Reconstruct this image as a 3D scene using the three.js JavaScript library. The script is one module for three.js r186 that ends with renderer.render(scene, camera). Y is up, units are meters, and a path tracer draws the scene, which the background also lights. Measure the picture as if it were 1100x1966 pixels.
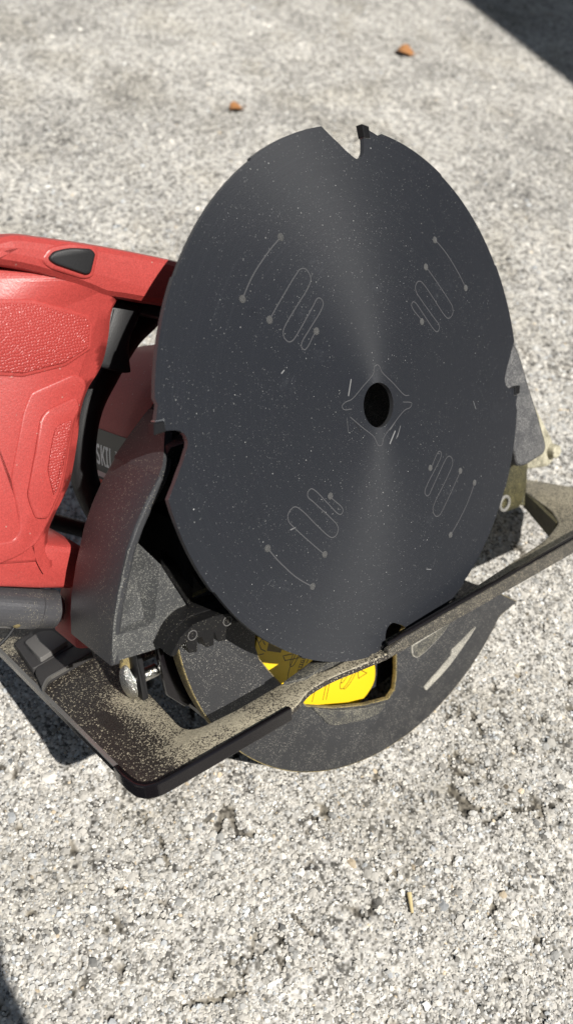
import * as THREE from 'three';
import { mergeGeometries, toCreasedNormals } from 'three/addons/utils/BufferGeometryUtils.js';

// ---------------------------------------------------------------- camera, sky, sun, exposure
const scene = new THREE.Scene();
const camera = new THREE.PerspectiveCamera(64.75, 572 / 1024, 0.02, 60);
camera.up.set(0.08, 0.9968, 0);
camera.position.set(0, 0.3336, 0);
camera.setRotationFromMatrix(new THREE.Matrix4().makeBasis(
  new THREE.Vector3(0.9929, 0.08, -0.0882), new THREE.Vector3(-0.1191, 0.667, -0.7355), new THREE.Vector3(0.0, 0.7408, 0.6718)));
camera.focus = 0.285;
camera.userData.fStop = 12;
scene.add(camera);

const SUN = new THREE.Vector3(0.428, 0.805, 0.411).normalize();
{ // clear sky: deeper blue overhead, paler toward the horizon and round the sun
  const W = 256, H = 128, d = new Float32Array(W * H * 4), v = new THREE.Vector3();
  for (let j = 0; j < H; j++) for (let i = 0; i < W; i++) {
    const el = ((j + 0.5) / H - 0.5) * Math.PI, az = ((i + 0.5) / W - 0.5) * 2 * Math.PI;
    v.set(Math.cos(el) * Math.cos(az), Math.sin(el), Math.cos(el) * Math.sin(az));
    const h = Math.exp(-Math.max(0, v.y) * 3.2), g = Math.pow(Math.max(0, v.dot(SUN)), 8) * 0.22;
    const k = (j * W + i) * 4;
    d[k] = 0.052 + 0.115 * h + g; d[k + 1] = 0.076 + 0.112 * h + g; d[k + 2] = 0.114 + 0.10 * h + g * 0.95; d[k + 3] = 1;
  }
  const t = new THREE.DataTexture(d, W, H, THREE.RGBAFormat, THREE.FloatType);
  t.mapping = THREE.EquirectangularReflectionMapping; t.magFilter = THREE.LinearFilter; t.needsUpdate = true;
  scene.background = t; scene.environment = t;
}
const sun = new THREE.DirectionalLight(new THREE.Color().setRGB(1, 0.965, 0.905), 4.6);
sun.target.position.set(0, 0, -0.3); sun.position.copy(SUN).multiplyScalar(4).add(sun.target.position);
sun.castShadow = true; sun.shadow.mapSize.set(4096, 4096);
Object.assign(sun.shadow.camera, { left: -2, right: 2, top: 2, bottom: -2, near: 0.1, far: 9 });
scene.add(sun, sun.target);
const renderer = new THREE.WebGLRenderer({ antialias: true });
renderer.setSize(572, 1024);
renderer.toneMapping = THREE.LinearToneMapping;
renderer.toneMappingExposure = 1.47;
renderer.shadowMap.enabled = true;

// ---------------------------------------------------------------- helpers
let seed = 7;
const rnd = () => { seed = (seed + 0x6d2b79f5) | 0; let t = Math.imul(seed ^ (seed >>> 15), 1 | seed); t = (t + Math.imul(t ^ (t >>> 7), 61 | t)) ^ t; return ((t ^ (t >>> 14)) >>> 0) / 4294967296; };
const hash = (x, y, s) => { let h = Math.imul(x | 0, 374761393) + Math.imul(y | 0, 668265263) + Math.imul(s | 0, 2147483647 ^ 0x5bd1e995) | 0; h = Math.imul(h ^ (h >>> 13), 1274126177); return ((h ^ (h >>> 16)) >>> 0) / 4294967296; };
// value noise that repeats every `per` cells
function vn(x, y, s, per) {
  const xi = Math.floor(x), yi = Math.floor(y), m = (a) => ((a % per) + per) % per;
  let fx = x - xi, fy = y - yi; fx = fx * fx * (3 - 2 * fx); fy = fy * fy * (3 - 2 * fy);
  const a = hash(m(xi), m(yi), s), b = hash(m(xi + 1), m(yi), s), c = hash(m(xi), m(yi + 1), s), e = hash(m(xi + 1), m(yi + 1), s);
  return a + (b - a) * fx + (c - a) * fy + (a - b - c + e) * fx * fy;
}
const clamp = (v, a = 0, b = 1) => Math.min(b, Math.max(a, v));
const sm = (a, b, v) => { const t = clamp((v - a) / (b - a)); return t * t * (3 - 2 * t); };
const toS = (c) => Math.round(255 * clamp(c <= 0.0031308 ? 12.92 * c : 1.055 * Math.pow(c, 1 / 2.4) - 0.055));
// a DataTexture from linear colours: f(u, v, i, j) -> [r, g, b]
function tex(w, h, f, srgb = true) {
  const d = new Uint8Array(w * h * 4);
  for (let j = 0; j < h; j++) for (let i = 0; i < w; i++) {
    const c = f((i + 0.5) / w, (j + 0.5) / h, i, j), k = (j * w + i) * 4;
    for (let q = 0; q < 3; q++) d[k + q] = srgb ? toS(c[q]) : Math.round(255 * clamp(c[q]));
    d[k + 3] = 255;
  }
  const t = new THREE.DataTexture(d, w, h);
  t.magFilter = THREE.LinearFilter; t.wrapS = t.wrapT = THREE.RepeatWrapping;
  if (srgb) t.colorSpace = THREE.SRGBColorSpace;
  t.needsUpdate = true;
  return t;
}
const rep = (t, size) => { t.repeat.set(1 / size, 1 / size); return t; };
const M = 0.001; // geometry below is written in millimetres
const taken = {};
const numbered = (n) => { const k = taken[n] = (taken[n] ?? -1) + 1; return k ? n + '_' + String(k).padStart(3, '0') : n; };
// box-projected uv in metres
function boxUV(g) {
  if (g.index) g = g.toNonIndexed();
  const p = g.attributes.position, uv = new Float32Array(p.count * 2), a = new THREE.Vector3(), b = new THREE.Vector3(), c = new THREE.Vector3();
  for (let i = 0; i < p.count; i += 3) {
    a.fromBufferAttribute(p, i); b.fromBufferAttribute(p, i + 1); c.fromBufferAttribute(p, i + 2);
    const n = b.clone().sub(a).cross(c.clone().sub(a)), x = Math.abs(n.x), y = Math.abs(n.y), z = Math.abs(n.z);
    [a, b, c].forEach((q, k) => { const [u, w] = z >= x && z >= y ? [q.x, q.y] : y >= x ? [q.x, -q.z] : [q.z, q.y]; uv[(i + k) * 2] = u; uv[(i + k) * 2 + 1] = w; });
  }
  g.setAttribute('uv', new THREE.BufferAttribute(uv, 2));
  return g;
}
// a closed outline with rounded corners; points [x, y, radius]
function round(pts, r0 = 0, Kind = THREE.Shape) {
  const s = new Kind(), n = pts.length;
  for (let i = 0; i < n; i++) {
    const [x, y, r = r0] = pts[i], [px, py] = pts[(i + n - 1) % n], [qx, qy] = pts[(i + 1) % n];
    const l1 = Math.hypot(px - x, py - y), l2 = Math.hypot(qx - x, qy - y), t = Math.min(r, l1 * 0.45, l2 * 0.45);
    const a = [x + (px - x) / l1 * t, y + (py - y) / l1 * t], b = [x + (qx - x) / l2 * t, y + (qy - y) / l2 * t];
    if (i === 0) s.moveTo(a[0] * M, a[1] * M); else s.lineTo(a[0] * M, a[1] * M);
    if (t > 0) s.quadraticCurveTo(x * M, y * M, b[0] * M, b[1] * M);
  }
  s.closePath();
  return s;
}
// plate in the x-y plane from z0 to z1 (mm)
function ext(pts, z0, z1, { r = 0, b = 0, bs = 2, holes = [], crease = 0.55, inset = true, cs = 6 } = {}) {
  const s = pts instanceof THREE.Shape ? pts : round(pts, r);
  for (const h of holes) s.holes.push(h instanceof THREE.Path ? h : round(h, h.r ?? 0, THREE.Path));
  const lo = Math.min(z0, z1), hi = Math.max(z0, z1);
  const g = new THREE.ExtrudeGeometry(s, { depth: (hi - lo - 2 * b) * M, bevelEnabled: b > 0, bevelSize: b * M, bevelThickness: b * M, bevelOffset: inset ? -b * M : 0, bevelSegments: bs, curveSegments: cs });
  g.translate(0, 0, (lo + b) * M);
  const groups = g.groups.slice();
  const out = boxUV(toCreasedNormals(g, crease));
  out.groups = groups;
  return out;
}
// plate in the x-z plane from y0 to y1, points [x, z]
function extY(pts, y0, y1, o = {}) {
  const flip = (q) => q.map(([x, z, r]) => (r === undefined ? [x, -z] : [x, -z, r]));
  const g = ext(flip(pts), y0, y1, { ...o, holes: (o.holes ?? []).map((h) => { const f = flip(h); f.r = h.r; return f; }) });
  g.rotateX(-Math.PI / 2);
  return boxUV(g);
}
const tube = (pts, r, seg = 48, rad = 12) => new THREE.TubeGeometry(new THREE.CatmullRomCurve3(pts.map((p) => new THREE.Vector3(p[0] * M, p[1] * M, p[2] * M))), seg, r * M, rad, false);
// cylinder between two points (mm), with a small chamfer at the far end
function rod(a, b, r0, r1 = r0, seg = 28, ch = 0.6) {
  const A = new THREE.Vector3(...a).multiplyScalar(M), B = new THREE.Vector3(...b).multiplyScalar(M), L = A.distanceTo(B);
  const prof = [[0, 0], [r0 * M, 0], [r1 * M, L - ch * M], [(r1 - ch) * M, L], [0, L]].map((q) => new THREE.Vector2(Math.max(q[0], 1e-6), q[1]));
  const g = toCreasedNormals(new THREE.LatheGeometry(prof, seg), 0.5);
  g.applyQuaternion(new THREE.Quaternion().setFromUnitVectors(new THREE.Vector3(0, 1, 0), B.clone().sub(A).normalize())); g.translate(A.x, A.y, A.z);
  return boxUV(g);
}
function faces(verts, quads) { // flat facets, points in mm
  const p = [];
  for (const q of quads) for (let k = 1; k + 1 < q.length; k++) for (const i of [q[0], q[k], q[k + 1]]) p.push(...verts[i].map((c) => c * M));
  const g = new THREE.BufferGeometry();
  g.setAttribute('position', new THREE.Float32BufferAttribute(p, 3)); g.computeVertexNormals();
  return boxUV(g);
}
function clean(gs) {
  return mergeGeometries(gs.map((g) => { g = g.index ? g.toNonIndexed() : g.clone(); for (const k of Object.keys(g.attributes)) if (!['position', 'normal', 'uv'].includes(k)) g.deleteAttribute(k); g.clearGroups(); return g; }));
}
function obj(name, g, m, parent = scene) {
  const o = new THREE.Mesh(Array.isArray(g) ? clean(g) : g, m);
  o.name = numbered(name); o.castShadow = o.receiveShadow = true; parent.add(o);
  return o;
}
const tag = (o, label, category, group) => { Object.assign(o.userData, { label, category }); if (group) o.userData.group = group; return o; };
const std = (o) => new THREE.MeshStandardMaterial(o);
const phys = (o) => new THREE.MeshPhysicalMaterial(o);
const rgb = (r, g, b) => new THREE.Color().setRGB(r, g, b);

// ---------------------------------------------------------------- materials
// plastic or painted metal under sawdust: `cover` is how much of it is grains
function dusty(s, base, dust, cover, clump = 0.5, N = 512) {
  return tex(N, N, (u, v, i, j) => {
    const c = vn(u * 9, v * 9, s, 9) * 0.5 + vn(u * 27, v * 27, s + 1, 27) * 0.3 + vn(u * 70, v * 70, s + 2, 70) * 0.2;
    const g1 = hash(i >> 1, j >> 1, s + 3), g2 = hash(i, j, s + 4);
    const p = cover * (1 + clump * (c - 0.5) * 4);
    const k = g1 < p ? 0.35 + 0.65 * g2 : g2 < p * 0.6 ? 0.45 : 0.02 * g2;
    const t = 0.85 + 0.3 * hash(i >> 1, j >> 1, s + 5), w = 0.8 + 0.4 * hash(i, j, s + 6);
    return [0, 1, 2].map((q) => base[q] * w * (1 - k) + dust[q] * t * k);
  });
}
const DUST = [0.42, 0.36, 0.24];
const grain = tex(512, 512, (u, v, i, j) => { const a = hash(i >> 1, j >> 1, 90) * 0.6 + hash(i, j, 91) * 0.4; return [a, a, a]; }, false);
const mat = {};
const dustMat = (s, base, cover, rough, size = 0.05, clump = 0.5, dust = DUST, bump = 0.00005) => std({ map: rep(dusty(s, base, dust, cover, clump), size), roughness: rough, bumpMap: rep(grain.clone(), size), bumpScale: bump });
dustMat.gloss = (...a) => { const m = dustMat(...a); return phys({ map: m.map, roughness: m.roughness, bumpMap: m.bumpMap, bumpScale: m.bumpScale, specularIntensity: 0.4 }); };
mat.guard = dustMat(11, [0.022, 0.0225, 0.025], 0.035, 0.55, 0.05, 0.9, [0.40, 0.38, 0.33]);
mat.guardDusty = dustMat(12, [0.034, 0.034, 0.034], 0.16, 0.6, 0.05, 0.8, [0.40, 0.37, 0.28]);
mat.guardEdge = dustMat(13, [0.05, 0.045, 0.03], 0.55, 0.85, 0.05, 0.7, [0.34, 0.26, 0.10]);
mat.upper = dustMat(14, [0.026, 0.027, 0.031], 0.016, 0.46, 0.05, 0.9, [0.36, 0.32, 0.24]);
mat.cheek = dustMat(15, [0.044, 0.045, 0.046], 0.09, 0.6, 0.05, 0.7, [0.36, 0.35, 0.31]);
mat.cheek.side = THREE.DoubleSide;
mat.guardFace = dustMat(25, [0.055, 0.056, 0.06], 0.12, 0.6, 0.05, 0.8, [0.40, 0.39, 0.37]);
mat.black = std({ color: rgb(0.011, 0.011, 0.012), roughness: 0.5, bumpMap: rep(grain.clone(), 0.05), bumpScale: 0.00004 });
mat.blackGloss = std({ color: rgb(0.007, 0.006, 0.007), roughness: 0.2, bumpMap: rep(grain.clone(), 0.05), bumpScale: 0.00001 });
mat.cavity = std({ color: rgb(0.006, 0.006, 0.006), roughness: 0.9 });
mat.lever = dustMat.gloss(16, [0.007, 0.007, 0.008], 0.012, 0.36, 0.05, 1.0, [0.3, 0.28, 0.22], 0.00003);
mat.rail = dustMat(17, [0.032, 0.030, 0.027], 0.13, 0.5, 0.05, 0.4, [0.40, 0.35, 0.26]);
mat.frontPlate = dustMat(18, [0.10, 0.10, 0.10], 0.3, 0.55, 0.05, 0.9, [0.5, 0.47, 0.40]);
mat.cream = dustMat(19, [0.20, 0.185, 0.135], 0.42, 0.8, 0.05, 1.2, [0.62, 0.58, 0.44]);
mat.olive = dustMat(20, [0.03, 0.028, 0.014], 0.12, 0.5, 0.05, 0.8, [0.30, 0.26, 0.12]);
mat.tube = dustMat(21, [0.12, 0.12, 0.13], 0.04, 0.34, 0.05, 1.6, [0.50, 0.45, 0.34], 0.00004); mat.tube.metalness = 0.65;
mat.zinc = std({ map: rep(dusty(31, [0.62, 0.62, 0.60], [0.42, 0.36, 0.18], 0.06, 1.6), 0.014), metalness: 1, roughness: 0.2, bumpMap: rep(grain.clone(), 0.05), bumpScale: 0.0001 });
mat.edgeMetal = std({ color: rgb(0.34, 0.33, 0.31), metalness: 0.8, roughness: 0.45 });
mat.greyDark = std({ color: rgb(0.036, 0.034, 0.034), roughness: 0.55, bumpMap: rep(grain.clone(), 0.05), bumpScale: 0.00003 });
mat.greyPad = std({ color: rgb(0.125, 0.12, 0.115), roughness: 0.55, bumpMap: rep(grain.clone(), 0.05), bumpScale: 0.00003 });
mat.steel = std({ color: rgb(0.20, 0.20, 0.20), metalness: 0.7, roughness: 0.5 });
const RED = rgb(0.365, 0.047, 0.041);
mat.red = std({ map: rep(dusty(33, [0.365, 0.047, 0.041], [0.42, 0.30, 0.25], 0.0009, 1.6), 0.11), roughness: 0.4, bumpMap: rep(grain.clone(), 0.11), bumpScale: 0.00004 });
mat.motorRed = std({ map: mat.red.map, roughness: 0.62, bumpMap: mat.red.bumpMap, bumpScale: 0.00004 });
{ // pebbled grip: rounded cells with grooves between
  const N = 512, K = 22, pt = (x, y) => { const m = (a) => ((a % K) + K) % K; return [x + 0.15 + 0.7 * hash(m(x), m(y), 30), y + 0.15 + 0.7 * hash(m(x), m(y), 31)]; };
  const peb = tex(N, N, (u, v) => {
    const x = u * K, y = v * K, xi = Math.floor(x), yi = Math.floor(y); let d1 = 9, d2 = 9;
    for (let a = -1; a < 2; a++) for (let b = -1; b < 2; b++) { const q = pt(xi + a, yi + b), d = Math.hypot(q[0] - x, q[1] - y); if (d < d1) { d2 = d1; d1 = d; } else if (d < d2) d2 = d; }
    const h = sm(0.02, 0.5, d2 - d1); return [h, h, h];
  }, false);
  mat.pebble = std({ color: RED, roughness: 0.36, bumpMap: rep(peb, 0.021), bumpScale: 0.00014 });
}

// ---------------------------------------------------------------- ground: old weathered concrete with exposed aggregate
const gMap = rep(tex(2048, 2048, (u, v, i, j) => {
  const a = vn(u * 8, v * 8, 40, 8), b = vn(u * 40, v * 40, 41, 40), c = vn(u * 160, v * 160, 42, 160), d = vn(u * 420, v * 420, 43, 420), e = hash(i, j, 44);
  let k = 0.40 + 0.16 * (a - 0.5) + 0.18 * (b - 0.5) + 0.34 * (c - 0.5) + 0.40 * (d - 0.5) + 0.16 * (e - 0.5);
  k -= 0.22 * sm(0.62, 0.85, b) * c;                      // darker pits and lichen
  const gap = 1 - sm(0.30, 0.52, 0.6 * d + 0.4 * c);          // soil packed between the grains
  k = clamp(k * (1 - 0.45 * gap), 0.05, 0.75);
  const w = 0.04 * (c - 0.3) + 0.04 * gap;
  return [k * (1.015 + w), k * (0.99 + w * 0.4), k * (0.952 - w)];
}), 0.42);
const gBump = rep(tex(1024, 1024, (u, v, i, j) => {
  const b = vn(u * 40, v * 40, 41, 40), c = vn(u * 160, v * 160, 42, 160), d = vn(u * 420, v * 420, 43, 420), k = 0.2 * b + 0.45 * c + 0.35 * d - 0.4 * sm(0.62, 0.85, b);
  return [k, k, k];
}, false), 0.42);
// worn hollows and cracks of the slab, in metres on the ground
const CRACKS = [[[0.007, -0.0891], [0.0071, -0.0801], [0.0048, -0.0747], [0.0047, -0.0679], [-0.0015, -0.0648], [-0.0159, -0.0608]], [[0.129, -0.1515], [0.1104, -0.147], [0.0986, -0.1399]], [[0.02, -0.095], [0.031, -0.088]], [[-0.035, -0.118], [-0.03, -0.108]]];
const crackAt = (x, z) => { let d = 9; for (const c of CRACKS) for (let i = 0; i + 1 < c.length; i++) { const [ax, az] = c[i], [bx, bz] = c[i + 1], t = clamp(((x - ax) * (bx - ax) + (z - az) * (bz - az)) / ((bx - ax) ** 2 + (bz - az) ** 2)); d = Math.min(d, Math.hypot(x - ax - t * (bx - ax), z - az - t * (bz - az))); } return sm(0.0016, 0.0003, d + 0.0016 * (vn(x * 700 + 500, z * 700 + 500, 65, 99999) - 0.5)); };
const pitAt = (x, z) => sm(0.70, 0.84, vn(x * 130 + 300, z * 130 + 300, 63, 99999) * 0.6 + vn(x * 330 + 300, z * 330 + 300, 64, 99999) * 0.4);
const lowAt = (x, z) => Math.max(pitAt(x, z), crackAt(x, z));
{
  // one sheet, fine near the saw, out to the horizon; vertex colours carry broad weather stains and the soil in the hollows
  const xs = [], zs = [];
  for (let i = -125; i <= 125; i++) xs.push(i * 0.0014 + Math.sign(i) * Math.pow(Math.max(0, Math.abs(i) - 105) / 20, 4) * 25);
  for (let i = -12; i <= 330; i++) zs.push(0.02 - i * 0.0014 - Math.pow(Math.max(0, i - 300) / 30, 4) * 28 + Math.pow(Math.max(0, -i) / 12, 4) * 25);
  for (let k = 0; k < 60; k++) { xs.push(0.2 + k * 0.02, -0.2 - k * 0.02); zs.push(-0.46 - k * 0.025); }
  xs.sort((a, b) => a - b); zs.sort((a, b) => b - a);
  const p = [], c = [], uv = [], ix = [];
  for (const z of zs) for (const x of xs) {
    const near = sm(0.6, 0.3, Math.hypot(x, z + 0.15)), l = near > 0 ? lowAt(x, z) : 0;
    p.push(x, near * (-0.0012 * l - 0.0006 * vn(x * 260 + 300, z * 260 + 300, 66, 99999)), z); uv.push(x, -z);
    const n = vn(x * 5 + 50, z * 5 + 50, 60, 999) * 0.6 + vn(x * 14 + 50, z * 14 + 50, 61, 999) * 0.4, st = sm(0.52, 0.72, vn(x * 22 + 80, z * 22 + 80, 67, 9999) * 0.6 + vn(x * 60 + 80, z * 60 + 80, 68, 9999) * 0.4), k = (0.78 + 0.34 * n) * (1 - 0.62 * near * l) * (1 - 0.13 * st);
    c.push(k, k * (0.99 - 0.06 * l * near - 0.015 * st), k * (0.97 - 0.16 * l * near - 0.05 * st));
  }
  const W = xs.length;
  for (let j = 0; j + 1 < zs.length; j++) for (let i = 0; i + 1 < W; i++) { const a = j * W + i; ix.push(a, a + W, a + 1, a + 1, a + W, a + W + 1); }
  const g = new THREE.BufferGeometry();
  g.setAttribute('position', new THREE.Float32BufferAttribute(p, 3)); g.setAttribute('uv', new THREE.Float32BufferAttribute(uv, 2)); g.setAttribute('color', new THREE.Float32BufferAttribute(c, 3));
  g.setIndex(ix); g.computeVertexNormals();
  const o = obj('ground', g, std({ map: gMap, bumpMap: gBump, bumpScale: 0.0016, roughness: 0.95, vertexColors: true }));
  o.userData.kind = 'structure';
}
{ // aggregate standing proud of the worn surface
  const geo = new THREE.IcosahedronGeometry(1, 1), gp = geo.attributes.position;
  for (let i = 0; i < gp.count; i++) { const k = 0.72 + 0.5 * hash(Math.round(gp.getX(i) * 50), Math.round(gp.getY(i) * 50) * 7 + Math.round(gp.getZ(i) * 50), 70); gp.setXYZ(i, gp.getX(i) * k, gp.getY(i) * k, gp.getZ(i) * k); }
  geo.computeVertexNormals();
  const N = 150000, im = new THREE.InstancedMesh(geo, std({ roughness: 0.85 }), N), m = new THREE.Matrix4(), q = new THREE.Quaternion(), e = new THREE.Euler(), col = new THREE.Color();
  let n = 0;
  while (n < N) {
    const far = n > 115000, z = far ? -0.4 - 0.9 * rnd() : -0.03 - 0.42 * rnd(), half = 0.11 + 0.3 * -z, x = (rnd() * 2 - 1) * half;
    if (rnd() > 0.3 + vn(x * 60 + 50, z * 60 + 50, 62, 9999) || rnd() < lowAt(x, z) * 1.1) continue;
    const t = rnd(), r = (t < 0.9 ? 0.00035 + 0.0004 * rnd() : t < 0.994 ? 0.0007 + 0.0006 * rnd() : t < 0.9993 ? 0.0013 + 0.0007 * rnd() : 0.002 + 0.001 * rnd()) * (far ? 1.6 : 1);
    e.set(rnd() * 0.6, rnd() * 6.28, rnd() * 0.6); q.setFromEuler(e);
    m.compose(new THREE.Vector3(x, -0.0003 - r * (0.05 + 0.3 * rnd()), z), q, new THREE.Vector3(r * (0.75 + 0.8 * rnd()), r * 0.6, r));
    im.setMatrixAt(n, m);
    const k = rnd(), st = sm(0.52, 0.72, vn(x * 22 + 80, z * 22 + 80, 67, 9999) * 0.6 + vn(x * 60 + 80, z * 60 + 80, 68, 9999) * 0.4),
      b = (k < 0.62 ? 0.32 + 0.17 * rnd() : k < 0.80 ? 0.50 + 0.22 * rnd() : k < 0.94 ? 0.21 + 0.09 * rnd() : 0.09 + 0.07 * rnd()) * (1 - 0.13 * st), w = rnd();
    if (w < 0.66) col.setRGB(b * 1.025, b * 0.975, b * 0.885); else if (w < 0.93) col.setRGB(b, b * 0.985, b * 0.94); else if (w < 0.985) col.setRGB(b * 0.95, b * 0.98, b); else col.setRGB(b * 1.0, b * 0.83, b * 0.6);
    im.setColorAt(n++, col);
  }
  im.name = 'gravel'; im.userData.kind = 'stuff'; im.castShadow = im.receiveShadow = true;
  tag(im, 'pale pebbles and shell grit bedded in the worn concrete', 'gravel');
  scene.add(im);
}

// ---------------------------------------------------------------- the circular saw
// saw axes: x forward along the shoe, y out of the shoe, z toward the open (blade) side; origin at the shoe's rear outer corner
const AX = [new THREE.Vector3(0.7304, -0.1468, -0.667), new THREE.Vector3(-0.2026, 0.8861, -0.4169), new THREE.Vector3(0.6522, 0.4397, 0.6175)];
const saw = new THREE.Group(); saw.name = 'circular_saw'; scene.add(saw);
saw.quaternion.setFromRotationMatrix(new THREE.Matrix4().makeBasis(...AX));
const BASE = [148.2, -70.2, -27]; // where the lower guard stands on the ground
saw.position.set(0.0725, 0.0, -0.1823);
tag(saw, 'red and black corded circular saw resting tilted on its lower guard on concrete', 'circular saw');
const S = (name, g, m, parent = saw) => { // a part, written in saw millimetres
  const list = Array.isArray(g) ? g : [g], keep = list.length === 1 ? list[0] : clean(list);
  keep.translate(-BASE[0] * M, -BASE[1] * M, -BASE[2] * M);
  return obj(name, keep, m, parent);
};
const arc = (cx, cy, r, a0, a1, n) => Array.from({ length: n + 1 }, (_, i) => { const a = (a0 + (a1 - a0) * i / n) * Math.PI / 180; return [cx + r * Math.cos(a), cy + r * Math.sin(a)]; });
const CX = 132, CY = 27.5;

// --- shoe
const shoeDust = (() => {
  const W = 1450, H = 760;
  return tex(W, H, (u, v, i, j) => {
    const x = u * 290, z = v * 152; // z counted inward from the outer edge
    const n = vn(x / 7, z / 7, 200, 9999) * 0.6 + vn(x / 2.2, z / 2.2, 201, 9999) * 0.4, g = hash(i >> 1, j >> 1, 202), g2 = hash(i, j, 203);
    let p = 0.09 + 0.09 * sm(70, 30, z) * sm(6, 16, x);
    p += 0.62 * sm(17, 13, z) * sm(10, 22, x) * sm(120, 80, x);                      // drifted along the outer strip
    p += 0.55 * sm(9, 2, Math.abs(x - (20 + 0.12 * (52 - z)))) * sm(62, 46, z) * sm(8, 14, z); // spilled below the bolt
    p += 0.5 * sm(140, 170, x) + 0.5 * sm(106, 114, z) * sm(14, 6, x);
    p -= 0.4 * n * (sm(3.6, 0.6, Math.hypot((x - 10) * 0.9, (z - 40) * 0.3)) + sm(3, 0.6, Math.hypot((x - 17) * 0.8, (z - 32) * 0.35))); // wiped spots
    p *= 0.65 + 0.7 * n;
    const k = g < p ? 0.5 + 0.5 * g2 : g2 < p * 0.5 ? 0.5 : 0.05 * g2, t = 0.75 + 0.45 * hash(i >> 1, j >> 1, 204);
    const b = [0.013, 0.0105, 0.011], d = [0.47, 0.42, 0.31];
    return b.map((q, c) => q * (1 - k) + d[c] * t * k);
  });
})();
shoeDust.repeat.set(1 / 0.29, 1 / 0.152);
mat.shoe = std({ map: shoeDust, roughness: 0.42, bumpMap: rep(grain.clone(), 0.05), bumpScale: 0.00007 });
const opening = [[25, -15, 7], [44, -13.6, 2], [64, -14.4, 3], [70, -13, 3], [82, -8.5, 3], [100, -8, 4], [160, -9, 3], [222, -14, 8], [242, -20.5, 2], [252, -31, 4], [267, -58, 4], [267, -68, 4], [30, -68, 4], [27.5, -40, 4]];
const shoeOutline = [[0, 0, 9], [60, 0, 3], [68, -4, 4], [79, -4.2, 6], [93, -1.6, 5], [103, 0, 2], [262, 0, 8], [288, -34, 8], [282, -70, 6], [278, -112, 12], [24, -112, 4], [20, -142, 6], [0, -142, 6]];
const shoe = S('base_plate', extY(shoeOutline, -2.6, 0, { b: 0.7, bs: 3, holes: [opening] }), mat.shoe);
S('outer_lip', [extY([[-0.9, -17, 0.4], [-0.9, -9, 0.3], [-0.3, -4.6, 1], [1.6, -1.5, 1], [4.8, 0.1, 1], [9, 0.5, 1], [57.4, 0.5, 1.2], [57.4, -1.5, 0.5], [9, -1.5, 1], [5.6, -1.9, 1], [3.2, -3, 1], [1.8, -5.4, 1], [1.3, -9, 1], [1.0, -17, 0.4]], -4.4, 0.9, { b: 0.7, bs: 3, crease: 0.8 })], mat.blackGloss, shoe);
S('outer_rail', ext([[103.4, -1.9, 0.6], [262, -3.0, 1], [262, 4.2, 0.6], [112, 3.0, 1], [103.6, 1.6, 0.6]], -2, 0.3, { b: 0.4, bs: 2 }), mat.rail, shoe);
S('rail_top', extY([[104.4, -0.3, 0.4], [262, -0.3, 1], [262, -3.2, 1], [172, -2.6, 2], [150, -2.9, 2], [135, -2.9, 2], [116, -2.4, 2], [104.4, -1.4, 0.4]], 2.4, 4.3, { b: 0.8, bs: 3 }), mat.blackGloss, shoe);
S('rear_lip', ext([[-0.4, -2.8, 0.4], [1.0, -2.8, 0.4], [1.0, -0.3, 0.2], [-0.4, -0.3, 0.2]], -141, -17.5, { b: 0.2 }), mat.blackGloss, shoe);
S('worn_edge', ext([[-0.5, -0.3, 0.2], [1.0, -0.3, 0.2], [1.0, 0.5, 0.3], [-0.5, 0.4, 0.3]], -141, -17.5, { b: 0.2 }), mat.edgeMetal, shoe);
S('inner_rib', extY([[72, -9.5, 1], [64, -13, 1], [84, -17, 1], [108, -15, 1], [108, -12, 1]], -4, 1.0, { b: 0.5 }), mat.guardDusty, shoe);
S('front_skirt', [ext([[240, -10], [243, -1], [243, -10]], -23, -20.5), ext([[0, -12], [46, -9], [46, -0.5], [0, -0.5]], -1, 1).rotateY(Math.PI * 0.31).translate(0.243, 0, -0.0215)], mat.olive, shoe);
// front plate pivot post
S('bevel_post', [ext([[236, 0, 3], [250, -1.5, 3], [255, 6, 2], [256, 22, 2], [238, 24, 2], [232, 6, 3]], -58, -48, { b: 1 }), rod([252, -1, -49], [256, 22, -51], 1.6)], mat.olive);
S('pivot_washer', new THREE.TorusGeometry(0.0036, 0.0009, 10, 28).translate(0.2355, 0.0056, -0.0472), mat.frontPlate);
S('bevel_bracket', [ext([[246, 84, 5], [259, 64, 5], [275, 41, 3], [288, 23, 6], [291, 13, 6], [285, 9, 5], [266, 13, 4], [240, 30, 4], [240, 76, 4]], -60, -55, { b: 1.5, bs: 3 }), rod([286, 18, -55], [286, 18, -51], 4, 3.6)], mat.cream);
// --- depth bracket block at the shoe's rear and its pad
const block = S('depth_bracket', extY([[0.4, -73, 2.5], [4.2, -78.2, 2], [25, -82.4, 1], [26, -104, 2], [3, -88, 4]], -0.5, 2.7, { b: 0.7, bs: 3 }), mat.greyDark);
S('bracket_step', extY([[2.6, -88, 2], [22, -92, 1], [22, -114, 2], [14, -117, 3], [5, -112, 3]], -0.5, 3.2, { b: 0.6 }), mat.greyDark, block);
S('bracket_pad', extY([[6.8, -89.4, 1.5], [20.2, -93.8, 1], [19.6, -106.5, 1.5], [15.5, -110, 2], [7.4, -106.6, 2]], 2, 5.2, { b: 0.5 }), mat.greyPad, block);
S('worn_edge', extY([[-0.1, -72.2, 0.6], [0.9, -73.4, 1], [4.4, -77.6, 2], [13.6, -79.4, 0.4], [13.6, -80.2, 0.4], [4.0, -78.5, 2], [0.1, -73.6, 1]], 1.4, 2.9, { b: 0.15 }), mat.edgeMetal, block);
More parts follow.
